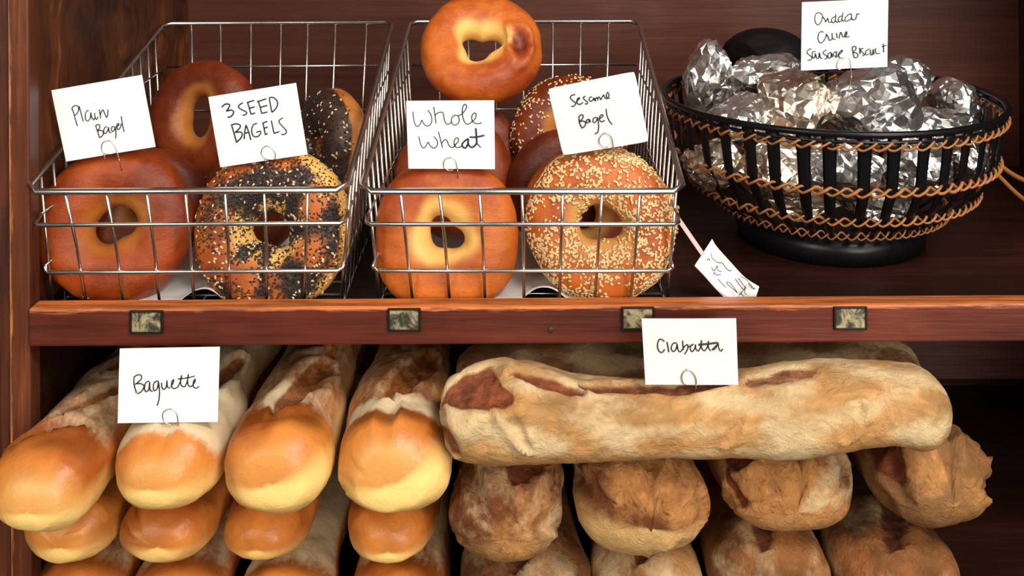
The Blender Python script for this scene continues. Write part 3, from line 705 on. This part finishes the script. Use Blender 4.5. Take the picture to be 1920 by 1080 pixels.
def packet(px, py, d, w, h, dep, label, mat=M['foil'], seed=0, peak=0.0, sub=4, flat=.22, smooth=False):
    bm = bmesh.new()
    if smooth: bmesh.ops.create_icosphere(bm, subdivisions=sub, radius=1.0)
    else:
        rp = random.Random(seed+100)
        for k in range(950):
            v = Vector((rp.gauss(0, 1), rp.gauss(0, 1), rp.gauss(0, 1))).normalized()
            if noise.noise(v*3.5+Vector((seed, 0, 0))) > -.05 or rp.random() < .35: bm.verts.new(v)
        bmesh.ops.convex_hull(bm, input=bm.verts); bm.verts.ensure_lookup_table(); bm.verts.index_update()
    so = Vector((seed*3.3, seed*1.7, seed*2.9)); c = P(px, py, d)
    rnd = random.Random(seed)
    planes = []
    for k in range(16):
        v = Vector((rnd.gauss(0, 1), rnd.gauss(0, 1), rnd.gauss(0, 1))).normalized(); planes.append((v, rnd.uniform(.80, 1.02)))
    fw, fh = w*.54*d/F, h*.52*d/F
    vs = []
    for k_, v in enumerate(bm.verts):
        v.index = k_; n = v.co.normalized(); r = 1.12
        for q, dist in planes:
            k = n.dot(q)
            if k > .05: r = min(r, dist/k)
        # crumple: ridged folds at three sizes
        cr = sum(amp*(abs(noise.noise(n*fr+so*(1+fr)))-.2) for fr, amp in ((2.2, .26), (5., .13), (10., .07), (19., .05)))
        if flat > 0: r = r*(1-flat*.3)+cr*(flat*2.6)
        if not smooth: r *= 1+rnd.uniform(-.022, .022)
        q = n*r
        if peak and n.z > 0: q.z *= 1+peak*n.z; q.x *= 1-.55*peak*n.z**2; q.y *= 1-.55*peak*n.z**2
        vs.append(c+Vector((q.x*fw, q.y*dep, q.z*fh)))
    fs = [tuple(l.index for l in f.verts) for f in bm.faces]; bm.free()
    o = mesh_obj('foil_packet', vs, fs, mat, smooth=smooth)
    return tag(o, label, 'foil packet', 'foil-wrapped biscuits in the round basket')
packet(1330, 165, 1.04, 92, 130, .032, 'tall pointed silver foil packet standing at the left edge of the round basket', seed=1, peak=.25)
packet(1432, 112, 1.10, 140, 95, .034, 'smooth packet coloured black for dark reflections at the back of the round basket, left of the card', mat=M['darkfoil'], seed=2, flat=.06, sub=5, smooth=True)
packet(1440, 148, 1.03, 140, 84, .030, 'grey crumpled foil packet in front of the dark packet, left of the card', seed=3)
packet(1385, 226, .955, 112, 90, .030, 'small silver foil packet at the front left inside the rim', seed=4)
packet(1488, 205, .965, 150, 140, .034, 'crumpled foil packet tinted for brown reflections in the middle below the card', mat=M['foilwarm'], seed=5)
packet(1630, 200, .955, 178, 150, .036, 'large bright silver foil packet right of the middle, holding the card', seed=6)
packet(1688, 160, 1.03, 100, 86, .032, 'foil packet with a dark fold behind the large bright one', seed=7)
packet(1786, 200, 1.04, 86, 84, .030, 'small pointed foil packet at the far right back of the basket', seed=8, peak=.2)
packet(1752, 250, .975, 150, 84, .034, 'low foil packet at the right front just above the rim', seed=9)
packet(1335, 312, .955, 110, 92, .028, 'foil packet tinted for brown reflections, seen through the slats at the left', mat=M['foilwarm'], seed=10)
packet(1440, 322, .925, 124, 100, .028, 'foil packet seen through the slats left of the middle', mat=M['foilwarm'], seed=11)
packet(1575, 326, .915, 150, 105, .028, 'shiny foil packet seen through the slats in the middle', seed=12)
packet(1715, 318, .93, 130, 100, .028, 'foil packet seen through the slats right of the middle', seed=13)
packet(1800, 300, .985, 84, 84, .026, 'foil packet seen through the slats at the far right', seed=14)
packet(1500, 385, .95, 130, 60, .03, 'foil packet at the bottom of the basket, left of the middle behind the lower slats', mat=M['foilwarm'], seed=15)
packet(1640, 385, .95, 130, 60, .03, 'foil packet at the bottom of the basket, right of the middle behind the lower slats', seed=16)

# ------------------------------------------------------------------ name cards
def name_card(quad, d, org, sc, strokes, loops, label, mat, thick=.00042, round_=.0, tails=(0,)):
    base = P((quad[2][0]+quad[3][0])/2, (quad[2][1]+quad[3][1])/2, d)
    root = empty('name_card', base); tag(root, label, 'name card', 'handwritten name cards on the shelves')
    # card: subdivided sheet with a faint wave, corners as in the photo
    a, b, c_, e = [P(x, y, d) for x, y in quad]
    n = 16
    def bend(u, v): return .0006*math.sin(3*u+base.x*20)*1.0+.0005*math.sin(4*v+base.z*31)
    top, bot = [], []
    for j in range(n+1):
        for i in range(n+1):
            u, v = i/n, j/n
            p = a.lerp(b, u).lerp(e.lerp(c_, u), v)
            cut = 1-.02*round_*((abs(2*u-1)**10)*(abs(2*v-1)**10)); ctr = (a+b+c_+e)/4
            p = ctr+(p-ctr)*cut
            p.y += bend(u, v)*.5
            top.append(p)
    bot = [p+Vector((0, thick, 0)) for p in top]
    N = (n+1)*(n+1); fs = []
    for j in range(n):
        for i in range(n):
            q = (j*(n+1)+i, j*(n+1)+i+1, (j+1)*(n+1)+i+1, (j+1)*(n+1)+i)
            fs.append(tuple(reversed(q))); fs.append(tuple(N+k for k in q))
    edge = [i for i in range(n+1)]+[(j+1)*(n+1)-1 for j in range(1, n+1)]+[n*(n+1)+i for i in range(n-1, -1, -1)]+[j*(n+1) for j in range(n-1, 0, -1)]
    for k in range(len(edge)):
        p, q = edge[k], edge[(k+1) % len(edge)]; fs.append((p, q, N+q, N+p))
    card = mesh_obj('card', top+bot, fs, mat, root, smooth=False)
    fn = lambda x, y: P(org[0]+x/sc, org[1]+y/sc, d-.0004)
    m = MB()
    for st in strokes:
        r = .00042
        if isinstance(st[0], (int, float)): r = st[0]; st = st[1]
        stroke(m, st, fn, r)
    m.build('lettering', M['ink'], card, smooth=True)
    m = MB()
    for lp in loops:
        q = crom([Vector((x, y, 0)) for x, y in lp], 5)
        pts = [P(org[0]+v.x/sc, org[1]+v.y/sc, d-.0012) for v in q]
        m.tube(pts, .00045, 6)
    # the pin that goes down behind the card into the bread
    l0 = loops[0][-1]; p = P(org[0]+l0[0]/sc, org[1]+l0[1]/sc, d-.0012)
    m.tube([p, p+Vector((0, .003, -.006)), p+Vector((0, .012, -.022))], .00045, 6)
    m.build('wire_clip', M['wire'], root, smooth=True)
T2 = .00075
name_card([(92,160),(262,133),(286,268),(118,294)], .850, (80,120), 5.4, [
    [(272,400),(290,450),(305,510),(325,578)], [(268,410),(285,380),(315,372),(335,385),(338,420),(320,455),(298,472)], [(345,378),(358,430),(370,480),(385,535)],
    [(440,425),(420,430),(405,470),(410,515),(430,530),(455,500),(462,445),(470,490),(490,520),(505,490)], [(500,450),(505,490),(520,515),(535,490)], [(498,357)],
    [(548,415),(555,460),(562,505)], [(558,470),(575,425),(587,422),(600,450),(620,495),(632,470),(635,415)],
    [(510,580),(530,640),(548,700)], [(505,585),(525,568),(548,570),(550,600),(525,635)], [(525,635),(560,625),(585,640),(580,675),(550,700)],
    [(625,590),(600,600),(590,640),(605,660),(630,630),(640,595),(645,640),(665,655)], [(695,590),(675,590),(668,620),(680,640),(700,620),(705,590),(715,650),(710,710)],
    [(718,595),(740,580),(746,562),(730,562),(722,590),(735,620),(760,600),(768,560)], [(770,485),(780,560),(798,645)]],
    [[(600,920),(590,870),(568,820),(575,760),(610,732),(650,735),(690,770),(715,820),(742,915)], [(590,862),(650,868),(720,852)]],
    'white card hand-lettered Plain Bagel, tilted on the front plain bagel', M['card'])
S3 = .00062
name_card([(386,176),(551,151),(571,285),(407,308)], .850, (370,130), 5.6826, [(S3, s) for s in (
    [(235,370),(265,340),(300,335),(320,350),(300,390),(285,410),(330,400),(360,415),(350,450),(320,475),(295,475)],
    [(460,325),(425,345),(412,370),(440,395),(490,420),(500,435),(480,455),(455,455)],
    [(510,320),(530,390),(545,445)], [(505,322),(580,300)], [(525,385),(585,370)], [(545,447),(590,435)],
    [(625,310),(645,380),(660,440)], [(612,315),(710,285)], [(645,375),(720,355)], [(660,440),(722,425)],
    [(742,285),(755,360),(768,430)], [(738,278),(775,270),(815,295),(830,340),(810,390),(770,430)],
    [(340,570),(365,660),(388,745)], [(330,562),(380,548),(425,560),(425,590),(375,640)], [(375,640),(430,635),(450,660),(430,705),(385,745)],
    [(470,710),(475,640),(490,560)], [(490,560),(520,640),(540,720)], [(470,650),(525,640)], [(610,545),(570,560),(550,610),(560,670),(595,690),(635,670),(645,630),(600,640)],
    [(672,545),(685,610),(695,665)], [(665,545),(720,525)], [(680,600),(722,585)], [(690,665),(722,655)], [(760,515),(775,590),(788,650)], [(788,655),(845,635)],
    [(885,490),(850,510),(845,540),(880,580),(915,620),(920,645),(900,665),(865,665)])],
    [[(690,930),(655,880),(655,830),(690,790),(725,790),(780,830),(800,880),(790,925),(745,935),(690,925)]],
    'white card hand-lettered 3 SEED BAGELS, tilted on the front seeded bagel', M['card'])
name_card([(757,187),(922,188),(922,317),(760,314)], .850, (740,170), 6.75, [
    [(200,250),(205,330),(225,410),(255,440),(290,410),(310,360),(330,400),(360,430),(400,430),(432,390),(435,320),(410,265),(385,235)],
    [(463,195),(475,280),(492,405)], [(478,310),(500,280),(545,262),(580,270),(590,320),(605,385),(640,418),(680,395)], [(730,300),(695,330),(685,385),(715,425),(760,415),(785,370),(770,315),(730,300)],
    [(760,310),(815,290),(860,240),(880,195),(865,165),(840,180),(825,240),(830,320),(850,385),(890,420),(940,390)], [(940,390),(985,350),(1000,300),(980,275),(950,300),(945,360),(975,400),(1020,412),(1070,400)],
    [(270,565),(285,640),(310,700),(340,710),(370,670),(388,640),(410,680),(450,715),(490,700),(508,650),(490,600),(455,570)], [(520,510),(545,610),(570,712)], [(565,650),(595,610),(625,620),(650,680),(690,710),(740,680)],
    [(720,680),(765,640),(770,600),(740,590),(715,640),(730,700),(775,710),(820,690)], (T2, [(900,600),(850,630),(815,680),(850,720),(880,690),(900,610)]), (T2, [(895,620),(900,680),(940,710),(975,690)]),
    (T2, [(993,470),(1000,580),(1000,660),(960,705)]), [(1000,650),(1030,690),(1055,715)], (T2, [(915,580),(1000,580),(1100,560)])],
    [[(700,1000),(640,1000),(600,975),(585,960),(580,910),(600,860),(650,838),(700,850),(735,890),(755,990)]],
    'white card hand-lettered Whole Wheat, upright on the front wheat bagel', M['card'])
name_card([(1023,167),(1186,136),(1211,268),(1050,293)], .850, (1010,120), 6.0, [(.0005, s) for s in (
    [(385,350),(345,360),(330,390),(370,430),(390,450),(370,480),(340,482)], [(395,430),(430,400),(430,385),(410,400),(405,445),(435,462),(470,440)], [(500,370),(475,385),(490,410),(525,440),(510,460),(495,450)],
    [(575,380),(550,385),(540,410),(560,430),(585,410),(590,390),(600,420)], [(605,390),(615,430)], [(612,400),(630,385),(640,420)], [(640,395),(655,380),(670,415)], [(672,412),(690,380),(705,355)], [(705,355),(720,390),(745,400),(765,360),(750,330),(735,360),(745,395),(775,395)],
    [(425,600),(430,670),(460,730)], [(420,605),(445,580),(470,585),(465,620),(435,650)], [(435,655),(480,650),(500,680),(480,715),(455,728)], [(535,630),(510,640),(510,670),(535,660),(540,630),(555,665)],
    [(620,610),(590,620),(580,650),(600,670),(625,640),(632,610),(645,700),(635,775),(600,795)], [(650,630),(690,600),(690,580),(665,590),(655,630),(675,660),(715,645)], [(730,515),(740,590),(770,660),(800,690)])],
    [[(745,940),(710,945),(660,910),(648,860),(680,805),(720,787),(765,805),(795,860),(815,1000)]],
    'worn off-white card hand-lettered Sesame Bagel, tilted on the front sesame bagel', M['oldcard'], round_=1)
name_card([(1501,10),(1663,5),(1660,133),(1498,138)], .925, (1480,0), 7.2, [(.00045, s) for s in (
    [(410,230),(370,212),(335,240),(322,300),(335,350),(360,380),(395,360),(420,310),(428,250),(405,228)], [(428,270),(455,300),(470,345)], [(470,345),(500,290),(510,340),(545,350)],
    [(600,270),(560,290),(550,330),(575,355),(600,320),(608,236)], [(600,320),(620,345),(650,340)], [(690,260),(650,280),(640,320),(665,340),(690,300),(707,216)], [(690,310),(715,340)],
    [(820,235),(780,245),(735,290),(735,332),(775,325),(815,300),(822,240)], [(820,290),(840,320),(870,305)], [(895,230),(885,270),(875,310)], [(895,240),(930,240)],
    [(440,480),(405,470),(375,500),(362,560),(380,610),(405,625),(440,595),(470,545),(475,500)], [(475,505),(500,540),(520,590),(555,570)], [(555,490),(560,560),(600,580)], [(615,490),(625,560)], [(650,570),(670,480),(700,545)], [(700,545),(745,530),(755,475),(735,490),(730,545),(790,540)],
    [(275,705),(240,710),(212,750),(250,790),(280,820),(260,855),(220,850)], [(330,740),(290,745),(285,800),(310,830),(328,760)], [(330,770),(345,830),(372,820),(380,750),(395,825),(420,825)], [(480,720),(440,740),(435,770),(480,800),(475,840),(450,835)], [(540,750),(500,770),(500,820),(530,830),(545,760),(555,820)], [(610,740),(575,760),(575,800),(605,800),(615,745),(605,830)], [(620,810),(690,740),(680,725),(640,770),(650,820),(700,830)],
    [(825,690),(835,760),(850,820)], [(820,690),(855,672),(880,700),(840,755)], [(840,755),(890,770),(900,810),(870,830),(845,820)], [(925,690),(930,780)], [(980,705),(935,720),(990,790),(960,800)], [(1060,710),(1010,740),(1012,790),(1050,780)], [(1070,720),(1075,790),(1100,780),(1108,715),(1115,790)], [(1140,700),(1145,770),(1200,770)], [(1245,640),(1250,760)], [(1225,680),(1290,665)])],
    [[(670,975),(640,985),(612,950),(630,870),(670,830),(740,820),(785,850),(800,950),(810,1075)]],
    'white card hand-lettered Cheddar Chive Sausage Biscuit, standing in the foil packets', M['card'])
name_card([(1194,600),(1371,601),(1374,726),(1200,724)], .778, (1180,590), 7.2, [(.00048, s) for s in (
    [(405,385),(370,355),(335,360),(315,410),(315,470),(340,520),(375,530),(410,490)], [(440,390),(452,450),(465,528)], [(575,410),(535,405),(505,440),(500,490),(525,520),(560,490),(578,420)], [(578,420),(590,500),(620,525),(645,490)], [(652,375),(655,440),(660,500)], [(660,480),(690,440),(720,430),(720,480),(690,540),(670,550)],
    [(720,465),(760,445),(800,425)], [(800,425),(765,440),(755,490),(780,525),(815,480),(825,430),(830,490),(860,520)], [(860,520),(890,470),(905,370),(905,450),(920,500),(950,515)], [(950,515),(985,460),(1000,380),(1000,470),(1030,515)], [(1130,430),(1100,450),(1050,500),(1090,490),(1130,430),(1140,490),(1170,520),(1192,490)])]+[(.0008, [(865,430),(1000,420),(1110,408),(1130,425)])],
    [[(690,955),(660,960),(635,890),(645,820),(690,772),(735,772),(790,820),(825,890),(830,965)]],
    'white card hand-lettered Ciabatta, standing on the long ciabatta in front of the shelf edge', M['oldcard'])
name_card([(215,646),(403,644),(397,785),(209,786)], .785, (200,630), 6.3545, [(.00046, s) for s in (
    [(262,450),(262,530),(290,630)], [(258,445),(300,415),(345,420),(350,460),(310,500),(275,525)], [(290,520),(345,520),(380,550),(350,610),(300,640)], [(440,490),(400,510),(385,570),(400,615),(435,590),(448,500),(450,590),(480,615)], [(550,490),(510,500),(490,550),(500,605),(535,580),(553,495)], [(553,495),(565,620),(555,720),(533,782)],
    [(590,510),(595,570),(615,590),(645,560),(655,485),(660,560),(690,575)], [(700,560),(730,510),(735,475),(712,500),(710,560),(740,582),(785,560)], [(785,560),(820,480),(828,425),(815,500),(830,555),(870,560)], [(870,560),(900,480),(910,410),(900,490),(910,550),(945,560)], [(785,468),(900,455),(985,435)], [(945,560),(985,510),(990,470),(970,500),(970,560),(1000,580),(1035,560)])],
    [[(700,1020),(620,980),(598,920),(610,860),(660,828),(710,830),(755,870),(775,920),(785,1075)]],
    'white card hand-lettered Baguette, standing on the floury baguette under the shelf', M['card'])

# fallen tag at the right basket
def fallen_tag():
    d = .846
    root = empty('fallen_tag', P(1372, 566, d)); tag(root, 'curled white scribbled tag fallen against the shelf lip, strapped to the right wire basket', 'tag')
    def dep(x, y): return d-.006*((x-1294)/120)+.010*max(0, (490-y)/40)*.6
    left = [(1328,452),(1312,476),(1303,489),(1294,502)]; right = [(1404,580),(1376,574),(1362,577),(1356,570)]
    L_ = [(1294,502),(1312,521),(1330,542),(1347,560),(1356,570)]; R_ = [(1328,452),(1336,466),(1363,497),(1389,525),(1415,542)]
    L_ = crom([Vector((*p, 0)) for p in L_], 4); R_ = crom([Vector((*p, 0)) for p in R_], 4)
    rows = len(L_); cols = 7; vs = []
    for i in range(rows):
        for j in range(cols):
            q = L_[i].lerp(R_[i], j/(cols-1)); vs.append(P(q.x, q.y, dep(q.x, q.y)+.002*math.sin(j/(cols-1)*3)))
    # lower end: straight edge that drops behind the lip
    fs = [(i*cols+j, i*cols+j+1, (i+1)*cols+j+1, (i+1)*cols+j) for i in range(rows-1) for j in range(cols-1)]
    n = len(vs); vs += [P(1408, 566, dep(1408, 566)), P(1380, 572, dep(1380, 572))]
    b = [(rows-1)*cols+j for j in range(cols)]
    fs.append(tuple(b)+(n, n+1))
    card = mesh_obj('card', vs, fs, M['card'], root, smooth=True); s = card.modifiers.new('solid', 'SOLIDIFY'); s.thickness = .0004
    fn = lambda x, y: P(1240+x/5.685, 390+y/5.685, dep(1240+x/5.685, 390+y/5.685)-.0012)
    m = MB()
    for st in ([(485,505),(500,560),(560,605),(605,610),(640,660),(680,695),(705,685)], [(440,580),(460,560),(475,590)], [(490,650),(510,690),(530,680),(550,640),(560,690),(600,700)], [(510,740),(520,710),(545,740),(590,730)], [(555,780),(600,830),(640,870)],
               [(650,815),(680,820),(730,880),(760,930),(720,890),(660,840),(650,815)], [(740,780),(790,850),(830,900)], [(775,775),(830,850),(850,880)], [(795,750),(860,790),(920,860),(945,895)], [(780,955),(830,900),(850,860),(840,930),(860,950)], [(790,930),(830,965)], [(880,830),(930,890),(955,880)]):
        stroke(m, st, fn, .00030)
    m.build('lettering', M['ink'], card, smooth=True)
    m = MB(); a, b = P(1261, 408, .842), P(1311, 482, dep(1311, 482)-.001)
    t = (b-a).normalized(); s = t.cross(Vector((0, 1, 0))).normalized()*.0017; y = Vector((0, .0005, 0))
    m.add([a-s, a+s, b+s, b-s, a-s+y, a+s+y, b+s+y, b-s+y], [(0,1,2,3),(7,6,5,4),(0,4,5,1),(1,5,6,2),(2,6,7,3),(3,7,4,0)])
    m.build('strap', M['strap'], root)
fallen_tag()
